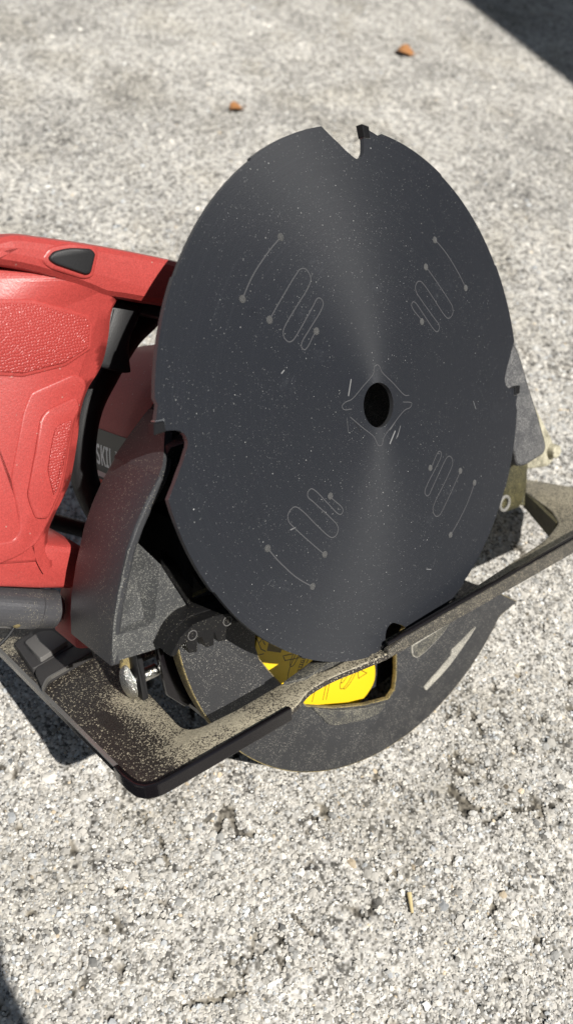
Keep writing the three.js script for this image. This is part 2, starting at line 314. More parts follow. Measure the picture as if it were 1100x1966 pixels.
// --- depth bracket hinge with the carriage bolt
const hinge = S('hinge_plate', [ext([[24, -2, 0.6], [26.4, -2, 0.6], [27, 16, 1], [24.4, 20, 1]], -53, -42, { b: 0.5 })], mat.black);
S('dusty_stud', rod([23.5, 11, -50], [25.5, 26, -49], 2.2, 1.8), mat.guardEdge, hinge);
S('carriage_bolt', [new THREE.SphereGeometry(0.0074, 32, 16, 0, 6.2832, 0, 1.3).scale(1, 0.5, 0.8).rotateZ(Math.PI / 2).translate(0.0236, 0.0062, -0.0472), rod([22, 6.2, -47.2], [34, 6.2, -47.2], 2.4)], mat.zinc, hinge);
S('depth_bar', ext([[33, -2, 1], [40, -11, 3], [43, -10, 2], [37, 24, 2], [32, 24, 2]], -44, -41, { b: 0.8 }), mat.blackGloss, hinge);

// --- loose wall of the lower guard, its rim and its cut-out
const gOut = [...arc(CX, CY, 99, 174, 318, 60), [219.5, -36.2], [206, -26], [182, -22], [158, -14], [142, -14], [134.8, -24], [134, -36], [132.4, -43.6], [128.6, -45.9], [114.8, -41.8], [97.7, -34.2], [84.6, -26.5], [73.4, -10.4], [68.3, -1.6], [65.2, 4.5], [64, 10.6], [66, 22], [70, 40], [36, 40]];
const lower = S('lower_guard', ext(gOut, -29.2, -27, { b: 0.5, bs: 2 }), [mat.guard, mat.guardEdge]);
{
  const ring = [...arc(CX, CY, 98.6, 174, 318, 60), ...arc(CX, CY, 96.2, 318, 174, 60)];
  S('guard_rim', ext(ring, -33, -29, { b: 0 }), mat.guardEdge, lower);
  S('guard_wall', ext([...arc(CX, CY, 97, 205, 318, 40), [180, -10], [80, 5], [60, 30]], -58, -56), mat.black, lower);
  S('rim_wall', ext([...arc(CX, CY, 97.2, 205, 318, 50), ...arc(CX, CY, 95.4, 318, 205, 50)], -56, -33), mat.black, lower);
  const tip = [[196, -46], [219.3, -36.6], [206, -26.3]];
  S('guard_tip', ext(tip, -50, -29.2), mat.guard, lower);
}
mat.ridge = dustMat(24, [0.16, 0.155, 0.14], 0.5, 0.8, 0.05, 0.4, [0.5, 0.47, 0.40]);
S('raised_rib', ext([[143.6, -26, 1], [143.6, -31.5, 2], [146.8, -34.2, 2], [152.4, -33.4, 2], [164.7, -29.3, 3], [170, -25, 1]], -28, -26.2, { b: 0.6, bs: 2 }), [mat.guardDusty, mat.ridge], lower);
S('raised_rib', ext([[150.4, -51.2, 1], [151.8, -54, 1.5], [167.9, -48.8, 6], [184.8, -38.4, 4], [187, -35.8, 0.5], [172.5, -40.2, 2], [169.6, -40.6, 2], [169.4, -43.4, 2]], -28, -26.3, { b: 0.6, bs: 2 }), mat.ridge, lower);
S('cutout_lip', ext([[86, -27.5, 2], [98, -35.6, 4], [115, -43.2, 4], [127, -46.8, 1], [123, -50.5, 1], [112, -48.5, 4], [95, -42, 4]], -27.6, -26.4, { b: 0.4 }), mat.guardDusty, lower);
// --- thumb lever with its three teeth
const lev = [[21.9, 32.7, 0.6], [23.4, 34.4, 2], [26.4, 37.6, 3], [29.3, 39.1, 3], [32.4, 40, 3], [38.1, 39.7, 3], [45.7, 38.3, 2], [55.3, 35.6, 2], [55.3, 31.7, 1], [45.9, 33.9, 0.5], [43.4, 33.7, 0.4], [42.4, 29.2, 0.4], [39.7, 29.8, 0.4], [38.6, 34, 0.4], [37.8, 29.5, 0.4], [35, 29.8, 0.4], [33.8, 34.4, 0.4], [32.4, 34.6, 0.4], [31.5, 29.8, 0.4], [28.6, 30.8, 0.4], [27.9, 35.2, 0.5], [26, 34.4, 1], [23.9, 32.1, 0.6]];
const lever = S('guard_lever', ext(lev, -16, -11, { b: 0.35, bs: 2, crease: 0.7 }), mat.lever);
S('lever_ring', [new THREE.TorusGeometry(0.0016, 0.00015, 6, 28).translate(0.0307, 0.0364, -0.011), new THREE.TorusGeometry(0.0016, 0.00015, 6, 28).translate(0.0440, 0.0357, -0.011)], mat.greyPad, lever);
S('lever_arm', ext([[22, 32.8, 0.6], [23.4, 34.5, 2], [26.4, 37.8, 3], [29.3, 39.3, 3], [32.4, 40.2, 3], [38.1, 39.9, 3], [45.7, 38.5, 2], [55.3, 35.8, 2], [55.3, 34, 1], [33, 36, 2], [26.5, 35.4, 1]], -27, -16, { b: 0.3 }), mat.lever, lever);

// --- fitted blade and its yellow label
const fitted = S('inner_shield', ext(new THREE.Shape().absarc(CX * M, CY * M, 0.076, 0, Math.PI * 2), -41.5, -40, { cs: 48 }), mat.guard);
{
  const x0 = 66, x1 = 140, y0 = -56, y1 = 16, W = 1024, c = document.createElement('canvas'); c.width = W; c.height = W;
  const q = c.getContext('2d'), k = W / (x1 - x0), X = (x) => (x - x0) * k, Y = (y) => (y1 - y) * k;
  q.fillStyle = '#e2bd1c'; q.fillRect(0, 0, W, W);
  q.strokeStyle = '#3a3210'; q.lineWidth = 5; q.fillStyle = '#3a3210';
  const poly = (p, close) => { q.beginPath(); p.forEach(([x, y], i) => (i ? q.lineTo(X(x), Y(y)) : q.moveTo(X(x), Y(y)))); if (close) q.closePath(); };
  poly([[79, 3], [86, -1.5], [83, -7], [76.5, -3]], true); q.globalAlpha = 0.75; q.fill(); q.globalAlpha = 1;        // dark panel
  poly([[72.5, 5], [74, -1], [76, -3]]); q.stroke(); poly([[74.5, 5], [76, 0]]); q.stroke(); poly([[73, 2], [77, 4]]); q.stroke(); poly([[72.6, -3], [75, -3.6]]); q.stroke();
  q.beginPath(); q.ellipse(X(90.5), Y(-16), 3.3 * k, 8.6 * k, 0.62, 0, 7); q.stroke();                                 // wrench
  q.beginPath(); q.ellipse(X(89.5), Y(-12.5), 1.6 * k, 4 * k, 0.62, 0, 7); q.stroke();
  poly([[84, -9], [100, -13.5], [99.4, -16], [84.6, -11.5]], true); q.stroke(); poly([[95, -18], [101, -12]]); q.stroke(); poly([[97, -19.5], [103, -13.5]]); q.stroke();
  q.save(); q.translate(X(93.2), Y(-17.4)); q.rotate(-1.02); q.font = 'bold 34px sans-serif'; q.textAlign = 'center'; q.fillText('OVERTIGHTEN', 0, 0); q.restore();
  q.beginPath(); q.ellipse(X(116.5), Y(-35), 2.6 * k, 6.4 * k, 0.75, 0, 7); q.stroke(); q.beginPath(); q.ellipse(X(115), Y(-34.4), 1.2 * k, 3.4 * k, 0.75, 0, 7); q.stroke(); // arbor nut
  q.beginPath(); q.ellipse(X(118), Y(-35.6), 2.6 * k, 6.6 * k, 0.75, -1.6, 1.6); q.stroke();
  poly([[121, -35.5], [123.2, -36.3]]); q.stroke(); poly([[122.4, -34.2], [127.6, -39.3], [122.6, -39.6]], true); q.stroke();                                          // arrow
  poly([[110, -28], [106, -34], [103.5, -41]]); q.stroke(); poly([[108.3, -27], [104.2, -33.6], [101.8, -40]]); q.stroke(); poly([[99, -31], [96, -38]]); q.stroke();
  const t = new THREE.CanvasTexture(c); t.colorSpace = THREE.SRGBColorSpace;
  const lab = ext([[73.4, 6, 3], [71.3, 1, 4], [72.5, -7, 5], [81, -24, 8], [94, -42, 8], [112, -52, 8], [126, -49.5, 5], [132, -44.6, 4], [133, -38, 4], [130, -24, 6], [110, -5, 8], [90, 10, 8]], -39.9, -38.6, { b: 0 });
  const p = lab.attributes.position, uv = lab.attributes.uv;
  for (let i = 0; i < p.count; i++) uv.setXY(i, (p.getX(i) / M - x0) / (x1 - x0), (p.getY(i) / M - y0) / (y1 - y0));
  S('warning_label', lab, std({ map: t, roughness: 0.5 }), fitted);
}

// --- upper guard: curved band, rear cheek, main wall
const prof = [[7.4, 31.2], [8.6, 38], [10.4, 45], [13.8, 54], [19.5, 66.5], [23.6, 73], [28.6, 79.5], [34.6, 86]];

function band(pr, th, z0, z1) { // a curved wall with a rounded outer edge
  const inner = pr.map((p, i) => { const a = pr[Math.max(0, i - 1)], b = pr[Math.min(pr.length - 1, i + 1)], l = Math.hypot(b[0] - a[0], b[1] - a[1]); return [p[0] + (b[1] - a[1]) / l * th, p[1] - (b[0] - a[0]) / l * th]; });
  return ext([...pr, ...inner.reverse()], z0, z1, { b: 0.9, bs: 3, crease: 0.7 });
}
const upper = S("upper_guard", [band(prof, 3, -52, -22), (() => { // the wall tapers away behind the blade
  const P = [[34.4, 85.9, -22.6], [37, 88.1, -24], [39.5, 90.3, -26.8], [43, 93.2, -31.5], [47, 96.4, -36.5], [50, 98.6, -41]], V = [], Q = [];
  P.forEach(([x, y, z], i) => { V.push([x, y, z - 0.5], [x, y, -52], [x + 0.5, y - 0.6, z], [x + 2, y - 2.3, z], [x + 2, y - 2.3, -52]); if (i) { const a = 5 * i - 5, b = 5 * i; for (const [p, q] of [[0, 1], [2, 0], [3, 2], [4, 3]]) Q.push([a + p, b + p, b + q, a + q]); } });
  return boxUV(toCreasedNormals(faces(V, Q), 0.7));
})()], mat.upper);
{
  const V = [[8, 32.6, -22], [8.6, 38, -22], [10.4, 45, -22], [13.8, 54, -22], [19.5, 66.5, -22], [22.8, 68.3, -22.2], [29.7, 57.8, -22.6], [38.6, 37.5, -24], [23.9, 30.2, -22],
    [10.4, 41, -21.9], [11.3, 45, -21.9], [15.6, 56, -21.9], [20.8, 65.4, -22.2], [11.4, 41.4, -23.8], [12.3, 45, -24], [16.4, 55.6, -24.3], [21.6, 63.2, -24.6],
    [22.2, 57.8, -26.4], [23.4, 48.4, -27.4], [22.6, 40.4, -26], [29, 56.4, -22.3], [26.7, 49, -22.2], [24.7, 41.4, -22.1], [22.4, 39.4, -22.1],
    [8, 32.6, -31], [23.9, 30.2, -31], [38.6, 37.5, -31], [29.7, 57.8, -31], [22.8, 68.3, -31]];
  S('guard_cheek', faces(V, [[0, 8, 23, 9, 1], [8, 7, 22, 23], [1, 9, 10, 2], [2, 10, 11, 3], [3, 11, 12, 4], [4, 12, 5], [22, 7, 6], [22, 6, 21], [21, 6, 20], [20, 6, 5], [0, 24, 25, 8], [8, 25, 26, 7], [7, 26, 27, 6], [6, 27, 28, 5]]), mat.cheek, upper);
  S('cheek_panel', faces(V, [[13, 9, 10, 14], [14, 10, 11, 15], [15, 11, 12, 16], [13, 19, 18, 14], [14, 18, 17, 15], [15, 17, 16], [9, 23, 19, 13], [19, 22, 21, 18], [18, 21, 20, 17], [17, 20, 5], [16, 17, 5, 12], [23, 22, 19]]), mat.cheek, upper);
}
S('cheek_slope', faces([[29.9, 57.4, -22.4], [38.6, 36.6, -22.4], [52, 34, -36], [48, 44, -38], [38, 56, -37]], [[0, 1, 2, 3, 4]]), mat.lever, upper);
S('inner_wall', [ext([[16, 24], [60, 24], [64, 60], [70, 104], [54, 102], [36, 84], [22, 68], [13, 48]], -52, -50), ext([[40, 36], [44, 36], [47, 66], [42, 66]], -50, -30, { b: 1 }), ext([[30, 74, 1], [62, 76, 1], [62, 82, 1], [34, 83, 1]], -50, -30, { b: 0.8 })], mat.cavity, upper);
S('deflector_ledge', ext([[33, 80, 1], [52, 79, 1], [58, 92, 1], [42, 92, 1]], -44, -27, { b: 0.8 }), mat.lever, upper);
S('guard_face', ext([[56, 38, 2], [60, 92, 8], ...arc(CX, CY, 104, 132, 50, 20), [222, 91, 4], [225.4, 87.5, 2], [229.4, 80.9, 4], [235.7, 66.4, 8], [242.2, 53.6, 8], [250.6, 34.4, 3], [249, 30.6, 2], [232.5, 28.6, 3], [226, 31, 4], [224, 40, 4], [150, 42], [134, 46], [112, 40]], -50, -34, { b: 1.2, bs: 2 }), [mat.guardFace, mat.guard], upper);
// --- red gear case behind the guard
S('gear_case', [ext([[70, 60, 8], [66, 88, 8], [80, 106, 10], ...arc(CX, CY, 94, 118, 40, 14), [206, 70, 10], [180, 44, 10], [120, 36, 10]], -76, -52.5, { b: 2, bs: 3 }), ext([[9, 22, 3], [40, 10, 3], [66, 20, 3], [66, 44, 3], [40, 46, 3], [18.5, 45, 3]], -75, -56, { b: 1.5, bs: 3 })], mat.motorRed);

// --- handle: grip, top bar, grip panels, trigger, lock-off button
const spl = (pts, n, closed = true) => new THREE.CatmullRomCurve3(pts.map(([x, y]) => new THREE.Vector3(x, y, 0)), closed, 'centripetal').getPoints(n).slice(0, closed ? -1 : undefined).map((v) => [v.x, v.y]);
const gripR = spl([[65, 141], [60, 138], [56.5, 135], [51.2, 130.2], [48.2, 122], [45, 114.8], [42.2, 110.8], [37.4, 106.2], [33.6, 100], [31, 92.3], [27.8, 83.9], [24.4, 76.3], [20.8, 71.6], [17, 67.1], [14.1, 63], [12.4, 57], [14, 50]], 60, false);
const gripL = spl([[-30, 62], [-31, 72], [-25, 90], [-14, 112], [-6, 130], [-3, 142], [3, 150.5]], 24, false);
const handle = S('handle', ext([...gripR, ...gripL], -98, -63.2, { b: 7, bs: 9, crease: 1.0 }), mat.red);
S('handle_foot', ext([[2, 64, 3], [12.2, 58.6, 2], [22, 54, 2.5], [26, 50, 2], [19, 38.6, 1.5], [4, 44.6, 3], [-8, 50, 6], [-44, 66, 6], [-40, 84, 6]], -96, -64.6, { b: 2.2, bs: 4, crease: 0.7 }), mat.red, handle);
S('handle_bar', ext([[6, 152, 5], [13, 157, 5], [20.5, 158, 5], [43.8, 152.4, 8], [62, 147.2, 8], [80, 141.6, 8], [112, 128, 10], [124, 114, 8], [116, 96, 6], [102, 96, 6], [96, 110, 8], [84, 122, 6], [72, 128, 5], [62, 130.6, 4], [53.6, 133.4, 3], [46, 135.4, 3], [42, 138, 3], [32.3, 142.7, 3], [23, 146.7, 4], [13, 149.6, 3]], -99, -61.2, { b: 4.2, bs: 3, crease: 0.35 }), mat.red, handle);
const panel = (pts, z0, z1, b, m, r) => S('grip_panel', ext(pts, z0, z1, { r, b, bs: 3, crease: 0.6 }), m, handle);
panel([[1, 139.6], [12.4, 139.9], [22.4, 138.3], [39.6, 130.7], [40.8, 127.6], [38.5, 119.8], [28.8, 116.2], [14.4, 115.8], [1, 119.4]], -66, -62.8, 0.4, mat.red, 0.8);
panel([[2, 138.6], [12.4, 138.8], [22.2, 137.2], [38.9, 129.8], [39.6, 127.6], [37.6, 120.6], [28.6, 117.4], [14.4, 117.0], [2, 120.6]], -66, -62.4, 0.3, mat.pebble, 0.6);
panel([[-20, 70], [-8, 66.5], [0, 65.0, 3], [2.6, 68, 3], [2.8, 73], [3.4, 85.5], [12, 105.2], [15.8, 110.6], [31.6, 113.4, 2], [35.4, 109.4, 3], [32, 104], [28.6, 98.6], [25.8, 91.6], [22.6, 83.6], [19.4, 76.4], [15, 70.4], [11.4, 66], [7, 61.4], [0, 59], [-20, 58]], -66, -62.8, 0.7, mat.red, 1.5);
panel([[7.2, 76], [7.2, 79], [12.6, 91.5], [16.8, 102], [19.4, 104], [30, 106, 2], [30.8, 102.6], [27.2, 97.4], [24.2, 90.8], [21.2, 82.8], [17.8, 76], [12, 68.6], [8, 70]], -65, -61.9, 0.7, mat.red, 1.5);
panel([[27, 99.4], [21, 98.2], [19, 94.6], [15.2, 85], [15.4, 76], [17, 77.4], [20.2, 83.4], [23.2, 90.8]], -64, -61.2, 0.5, mat.pebble, 1.5);
S('lock_button', ext([[28.8, 149.4, 1.5], [31, 151.3, 2], [36.5, 151.8, 4], [43.6, 150.6, 2], [44.8, 149, 1.2], [42, 143.4, 1], [40.2, 143.1, 1], [30.6, 147.6, 1.5]], -66, -59.8, { b: 0.9, bs: 3, crease: 0.7 }), mat.black, handle);
S('button_surround', ext([[26.6, 149.4, 2], [30, 152.6, 3], [37, 153.0, 4], [45, 151.4, 2], [46.2, 149, 1.5], [43, 142.0, 2], [39.6, 141.8, 2], [29, 146.6, 2]], -66, -60.9, { b: 0.7, bs: 3 }), mat.red, handle);
S('trigger', ext([[52.6, 131.6, 3], [55.2, 132.8, 2], [64.2, 128.8, 2], [61.6, 124, 4], [57.2, 118.6, 6], [56.2, 113, 5], [56, 107.4, 0.8], [53.6, 107.6, 1], [44, 112, 1.5], [47, 120, 4]], -91, -71, { b: 1.4, bs: 4, crease: 0.9 }), mat.black, handle);
S('trigger_housing', ext([[56, 134], [92, 122], [90, 117], [76, 122], [60, 128]], -94, -73, { b: 1 }), mat.black, handle);

// --- motor housing with its printed label
{
  const pr = [[0, 0], [30, 0], [37, 3], [40.5, 9], [41.6, 22], [41, 52], [38, 74], [31, 84], [0, 86]].map(([r, h]) => new THREE.Vector2(Math.max(r, 0.01) * M, h * M));
  const body = toCreasedNormals(new THREE.LatheGeometry(new THREE.SplineCurve(pr).getPoints(40), 48), 0.6); body.rotateX(-Math.PI / 2); body.translate(0.0985, 0.0630, -0.074);
  const motor = S('motor_housing', boxUV(body), mat.motorRed);
  const c = document.createElement('canvas'); c.width = 1024; c.height = 750; const q = c.getContext('2d');
  q.fillStyle = '#161516'; q.fillRect(0, 0, 1024, 750);
  q.fillStyle = '#dcdcdc'; q.font = 'bold 270px sans-serif'; q.save(); q.translate(125, 330); q.scale(0.6, 1); q.fillText('SKIL', 0, 0); q.restore();
  q.font = 'bold 60px sans-serif'; q.fillText('7-1/4"', 500, 190); q.fillText('15 AMP', 500, 270); q.fillText('CIRCULAR SAW', 500, 350);
  q.fillStyle = '#b9a0a0'; q.fillRect(90, 400, 210, 60); q.fillRect(330, 420, 300, 22); q.fillStyle = '#b3311f'; q.fillRect(90, 490, 640, 80); q.fillStyle = '#8f8f8f'; for (const y of [600, 640, 680]) q.fillRect(90, y, 420 + (y % 3) * 60, 16);
  const t = new THREE.CanvasTexture(c); t.colorSpace = THREE.SRGBColorSpace;
  const L = new THREE.CylinderGeometry(0.0419, 0.0419, 0.046, 24, 1, true, 0, 0.8);
  // the label wraps the housing's rear: u runs along the axis toward the saw, v up round it
  const p = L.attributes.position, uv = L.attributes.uv;
  for (let i = 0; i < p.count; i++) { const a = uv.getX(i), h = uv.getY(i); uv.setXY(i, h, 1 - a); }
  L.rotateX(Math.PI / 2); // axis to z
  L.rotateZ(-1.95); L.translate(0.0985, 0.0630, -0.0995);
  S('rating_label', L, std({ map: t, roughness: 0.45, side: THREE.DoubleSide }), motor);
}
// --- cord: from the handle foot round behind the grip, and along the ground
S('power_cord', tube([[90, 130, -94], [79, 122, -95], [69, 116, -95], [58, 105, -95], [48.4, 93.5, -95], [43, 81, -95], [41, 67, -95], [44, 53, -96], [52, 38, -102], [64, 20, -110]], 5.2, 80, 16), mat.black);
S('cord_tail', tube([[8, 62, -122], [22, 52, -128], [38, 40, -134], [58, 26, -138], [84, 6, -140]], 3.6, 50, 12), mat.black);
// --- dust outlet tube behind the shoe
const chute = S('dust_tube', [rod([-60, 67.6, -70], [4, 35.4, -70], 7.4, 7.4, 40), rod([3.4, 35.7, -70], [11.4, 31.7, -70], 6.9, 6.8, 40, 2)], mat.tube);
S('tube_screw', [new THREE.SphereGeometry(0.0017, 14, 10).translate(-0.0052, 0.0352, -0.0655)], mat.guardEdge, chute);
S('wire', tube([[-5.2, 34.6, -66], [-9, 31.4, -66], [-16, 28, -66]], 0.6, 12, 8), mat.black, chute);

// ---------------------------------------------------------------- the loose blade leaning on the saw
const blade = new THREE.Group(); blade.name = 'saw_blade'; scene.add(blade);
blade.quaternion.setFromRotationMatrix(new THREE.Matrix4().makeBasis(new THREE.Vector3(0.7275, -0.4082, -0.5515), new THREE.Vector3(-0.091, 0.7393, -0.6672), new THREE.Vector3(0.6801, 0.5356, 0.5006)));
blade.position.set(0.0272, 0.1495, -0.2228);
tag(blade, 'loose black round saw blade with four teeth leaning against the circular saw', 'saw blade');
const dome = (x, y) => 0.0009 - 0.00184 * (x * x + y * y) / (0.092 * 0.092); // the plate is dished by under two millimetres
const B = (name, g, m, parent = blade) => {
  if (!g.userData.domed) { const p = g.attributes.position; for (let i = 0; i < p.count; i++) p.setZ(i, p.getZ(i) + dome(p.getX(i), p.getY(i))); g.userData.domed = true; }
  return obj(name, g, m, parent);
};
const rim = (a) => { // radius at angle a (degrees, clockwise from the right), repeated for each of the four teeth
  const t = (((a + 109.4) % 90) + 90) % 90; // 0 at the top of the gullet's ramp
  const tab = [[0, 92.2], [2.3, 88.9], [6, 84.6], [8.5, 82.4], [9.3, 82], [9.9, 82], [10.8, 82.4], [11.5, 83.1], [12.0, 84.2], [12.25, 85.6], [12.35, 87.5], [12.4, 92.2], [14, 92], [17, 91], [18.2, 92], [39.8, 92], [40, 91.6], [69, 91.6], [69.3, 92.1], [90, 92.2]];
  for (let i = 1; i < tab.length; i++) if (t <= tab[i][0]) { const [a0, r0] = tab[i - 1], [a1, r1] = tab[i]; return r0 + (r1 - r0) * (t - a0) / (a1 - a0); }
  return 92;
};
{
  // body: front and back faces as rings with polar uv (the grind runs round the disc), plus its edge
  const As = [];
  for (let k = 0; k < 4; k++) for (const t of [0, 1.1, 2.3, 3.6, 5, 6, 7.2, 8.5, 9.3, 9.9, 10.4, 10.8, 11.5, 12.0, 12.25, 12.35, 12.4, 14, 15.5, 17, 17.6, 18.2, ...Array.from({ length: 21 }, (_, i) => 20 + i * 0.94), 39.8, 40, ...Array.from({ length: 15 }, (_, i) => 42 + i * 1.85), 69, 69.3, ...Array.from({ length: 10 }, (_, i) => 71.2 + i * 1.9)]) As.push(-109.4 + 90 * k + t);
  const n = As.length, rings = [7.9, 8.2, 12, 20, 30, 42, 54, 66, 76, 81, 1], T = 1.7 * M;
  const p = [], nn = [], uv = [], uv1 = [], ix = [];
  const put = (r, a, z, nz, k) => { const t = -a * Math.PI / 180, x = r * Math.cos(t) * M, y = r * Math.sin(t) * M; { const sl = 2 * 0.00184 / (0.092 * 0.092), l = Math.hypot(x * sl, y * sl, 1); p.push(x, y, z); nn.push(nz * x * sl / l, nz * y * sl / l, nz / l); } uv.push(k / n * 8, r / 92); uv1.push(x / 0.19 + 0.5, y / 0.19 + 0.5); };
  for (const [z, nz] of [[0, 1], [-T, -1]]) {
    const o = p.length / 3;
    rings.forEach((r, j) => { for (let k = 0; k <= n; k++) { const a = As[k % n] + (k === n ? 360 : 0); put(r === 1 ? rim(a + 1e-5) : r, a, z, nz, k); } });
    for (let j = 0; j + 1 < rings.length; j++) for (let k = 0; k < n; k++) { const a = o + j * (n + 1) + k, b = a + n + 1; if (nz > 0) ix.push(a, b + 1, b, a, a + 1, b + 1); else ix.push(a, b, b + 1, a, b + 1, a + 1); }
  }
  const g = new THREE.BufferGeometry();
  g.setAttribute('position', new THREE.Float32BufferAttribute(p, 3)); g.setAttribute('normal', new THREE.Float32BufferAttribute(nn, 3)); g.setAttribute('uv', new THREE.Float32BufferAttribute(uv, 2)); g.setAttribute('uv1', new THREE.Float32BufferAttribute(uv1, 2)); g.setIndex(ix);
  const N = 2048, cv = document.createElement('canvas'); cv.width = cv.height = N; const q = cv.getContext('2d');
  q.fillStyle = 'rgb(34,36,41)'; q.fillRect(0, 0, N, N);
  for (let i = 0; i < 5200; i++) { // grinding arcs under the coating
    const r = (10 + 82 * Math.sqrt(rnd())) / 190 * N, a = rnd() * 6.283, L = 0.05 + 0.35 * rnd(), d = rnd() < 0.5 ? 255 : 0;
    q.strokeStyle = `rgba(${d},${d},${d},${0.003 + 0.007 * rnd()})`; q.lineWidth = 0.8 + 1.6 * rnd(); q.beginPath(); q.arc(N / 2, N / 2, r, a, a + L); q.stroke();
  }
  for (let i = 0; i < 26; i++) { // old smears and rubbed patches
    const x = rnd() * N, y = rnd() * N, a = rnd() * 3.14, w = 20 + 70 * rnd(), d = rnd() < 0.6 ? 90 : 15;
    for (let k = 0; k < 60; k++) { q.fillStyle = `rgba(${d},${d},${d},0.035)`; q.beginPath(); q.ellipse(x + (rnd() - 0.5) * w * 1.6, y + (rnd() - 0.5) * w, 3 + w * 0.16 * rnd(), 2 + w * 0.05 * rnd(), a, 0, 7); q.fill(); }
  }
  const px = (mm) => (mm / 190 + 0.5) * N;
  for (let i = 0; i < 20000; i++) { // pale dust specks caught in the coating
    const a = rnd() * 6.283, r = Math.sqrt(rnd()) * 93, x = px(r * Math.cos(a)), y = px(r * Math.sin(a)), cl = vn(x / 90, y / 90, 95, 9999) * 0.6 + vn(x / 30, y / 30, 96, 9999) * 0.4; if (rnd() > 0.15 + 1.5 * (cl - 0.25)) continue; const s = rnd() < 0.94 ? 0.5 + 0.6 * rnd() : 1.1 + 0.9 * rnd(), l = 90 + 120 * rnd() * rnd();
    q.fillStyle = `rgb(${l},${l},${l * 0.98})`; q.beginPath(); q.arc(x, y, s, 0, 7); q.fill();
  }
  for (let i = 0; i < 60; i++) { const x = rnd() * N, y = rnd() * N, a = rnd() * 6.28, L = 8 + 22 * rnd(); q.strokeStyle = `rgba(150,150,150,${0.1 + 0.25 * rnd()})`; q.lineWidth = 1.2; q.beginPath(); q.moveTo(x, y); q.lineTo(x + Math.cos(a) * L, y + Math.sin(a) * L); q.stroke(); }
  for (const [x, y, x2, y2, w, l] of [[-14.6, -8, -15.6, -2.6, 5, 120], [7, 13.4, 9.5, 9, 6, 120], [11, 11, 12.4, 7, 3, 110], [6.6, 8.6, 9.4, 5.6, 3, 95], [10.4, 11.6, 11.4, 9.6, 3, 105], [-16, 5, -15, 10, 2, 80], [-12, 6, -9, 9.4, 3, 32], [58, -4, 60, -1, 3, 120], [-40, 42, -38, 41.4, 4, 110], [-46, -8, -45, -9, 4, 130], [33, 62, 36, 62.4, 3, 120]]) {
    q.strokeStyle = `rgb(${l},${l},${l})`; q.lineWidth = w; q.lineCap = 'round'; q.beginPath(); q.moveTo(px(x), px(y)); q.lineTo(px(x2), px(y2)); q.stroke();
  }
  const map = new THREE.CanvasTexture(cv); map.colorSpace = THREE.SRGBColorSpace; map.channel = 1;
  const bump = rep(grain.clone(), 1); bump.channel = 1; bump.repeat.set(4, 4);
  mat.blade = phys({ map, roughness: 0.46, metalness: 0.05, specularIntensity: 0.65, anisotropy: 0.7, anisotropyRotation: -0.42, bumpMap: bump, bumpScale: 0.00003 });
  const body = B('blade_body', g, mat.blade);
  mat.bladeEdge = std({ color: rgb(0.06, 0.06, 0.063), metalness: 0.3, roughness: 0.4 });
  const wall = [], wn = n;
  for (const inner of [false, true]) for (let k = 0; k < wn; k++) {
    const a0 = As[k], a1 = k + 1 < wn ? As[k + 1] : As[0] + 360, P = (a, z) => { const r = inner ? 7.9 : rim(a + 1e-5), t = -a * Math.PI / 180; return [r * Math.cos(t), r * Math.sin(t), z]; };
    const A = P(a0, 0), C = P(a1, 0), D = P(a1, -1.7), E = P(a0, -1.7);
    wall.push(...(inner ? [A, D, C, A, E, D] : [A, C, D, A, D, E]).flatMap((v) => v.map((c) => c * M)));
  }
  const wg = new THREE.BufferGeometry(); wg.setAttribute('position', new THREE.Float32BufferAttribute(wall, 3)); wg.computeVertexNormals();
  B('blade_edge', boxUV(toCreasedNormals(wg, 0.6)), mat.bladeEdge, body);
  // teeth
  mat.tooth = std({ color: rgb(0.022, 0.022, 0.024), metalness: 0.7, roughness: 0.4 });
  mat.braze = std({ color: rgb(0.4, 0.4, 0.4), metalness: 1, roughness: 0.35 });
  for (let k = 0; k < 4; k++) {
    const rad = (t) => -(t - 109.4 + 90 * k) * Math.PI / 180, pt = (r, t) => [r * Math.cos(rad(t)), r * Math.sin(rad(t))];
    const tip = B('tooth', ext([pt(89.2, 12.25), pt(93.2, 11.8), pt(92.9, 13.9), pt(89.4, 14.1)].reverse(), -2.35, 0.65, { b: 0.2, bs: 1 }), mat.tooth, body);
    tip.userData.label = 'square cutting tip brazed into the blade rim';
    B('braze_seam', ext([pt(89.0, 12.4), pt(89.25, 12.3), pt(89.4, 14.3), pt(92.2, 14.15), pt(92.2, 14.3), pt(89.1, 14.5)].reverse(), -1.9, 0.06), mat.braze, body);
  }
  // resin-filled laser slots and their end plugs, four times round
  mat.resin = std({ color: rgb(0.066, 0.066, 0.07), roughness: 0.4 });
  mat.plug = std({ color: rgb(0.10, 0.10, 0.10), roughness: 0.35, bumpMap: rep(grain.clone(), 0.02), bumpScale: 0.0002 });
  const ribbon = (pts, w) => { // flat strip a hair proud of the face
    const c = new THREE.CatmullRomCurve3(pts.map(([x, y]) => new THREE.Vector3(x * M, -y * M, 0)), false, 'centripetal'), K = pts.length * 5, q = c.getPoints(K), p = [];
    const off = (i, s) => { const a = q[Math.max(0, i - 1)], b = q[Math.min(K, i + 1)], d = b.clone().sub(a).normalize(); return [q[i].x - d.y * w * M * s, q[i].y + d.x * w * M * s, 0.00005]; };
    for (let i = 0; i < K; i++) p.push(...off(i, 0.5), ...off(i, -0.5), ...off(i + 1, -0.5), ...off(i, 0.5), ...off(i + 1, -0.5), ...off(i + 1, 0.5));
    const g2 = new THREE.BufferGeometry(); g2.setAttribute('position', new THREE.Float32BufferAttribute(p, 3)); g2.computeVertexNormals(); return boxUV(g2);
  };
  const arcPts = [[-47.5, -49.4], [-51.4, -45.3], [-54.2, -41.9], [-57.0, -38.2], [-59.3, -34.5], [-61.4, -30.3], [-62.0, -29.0]];
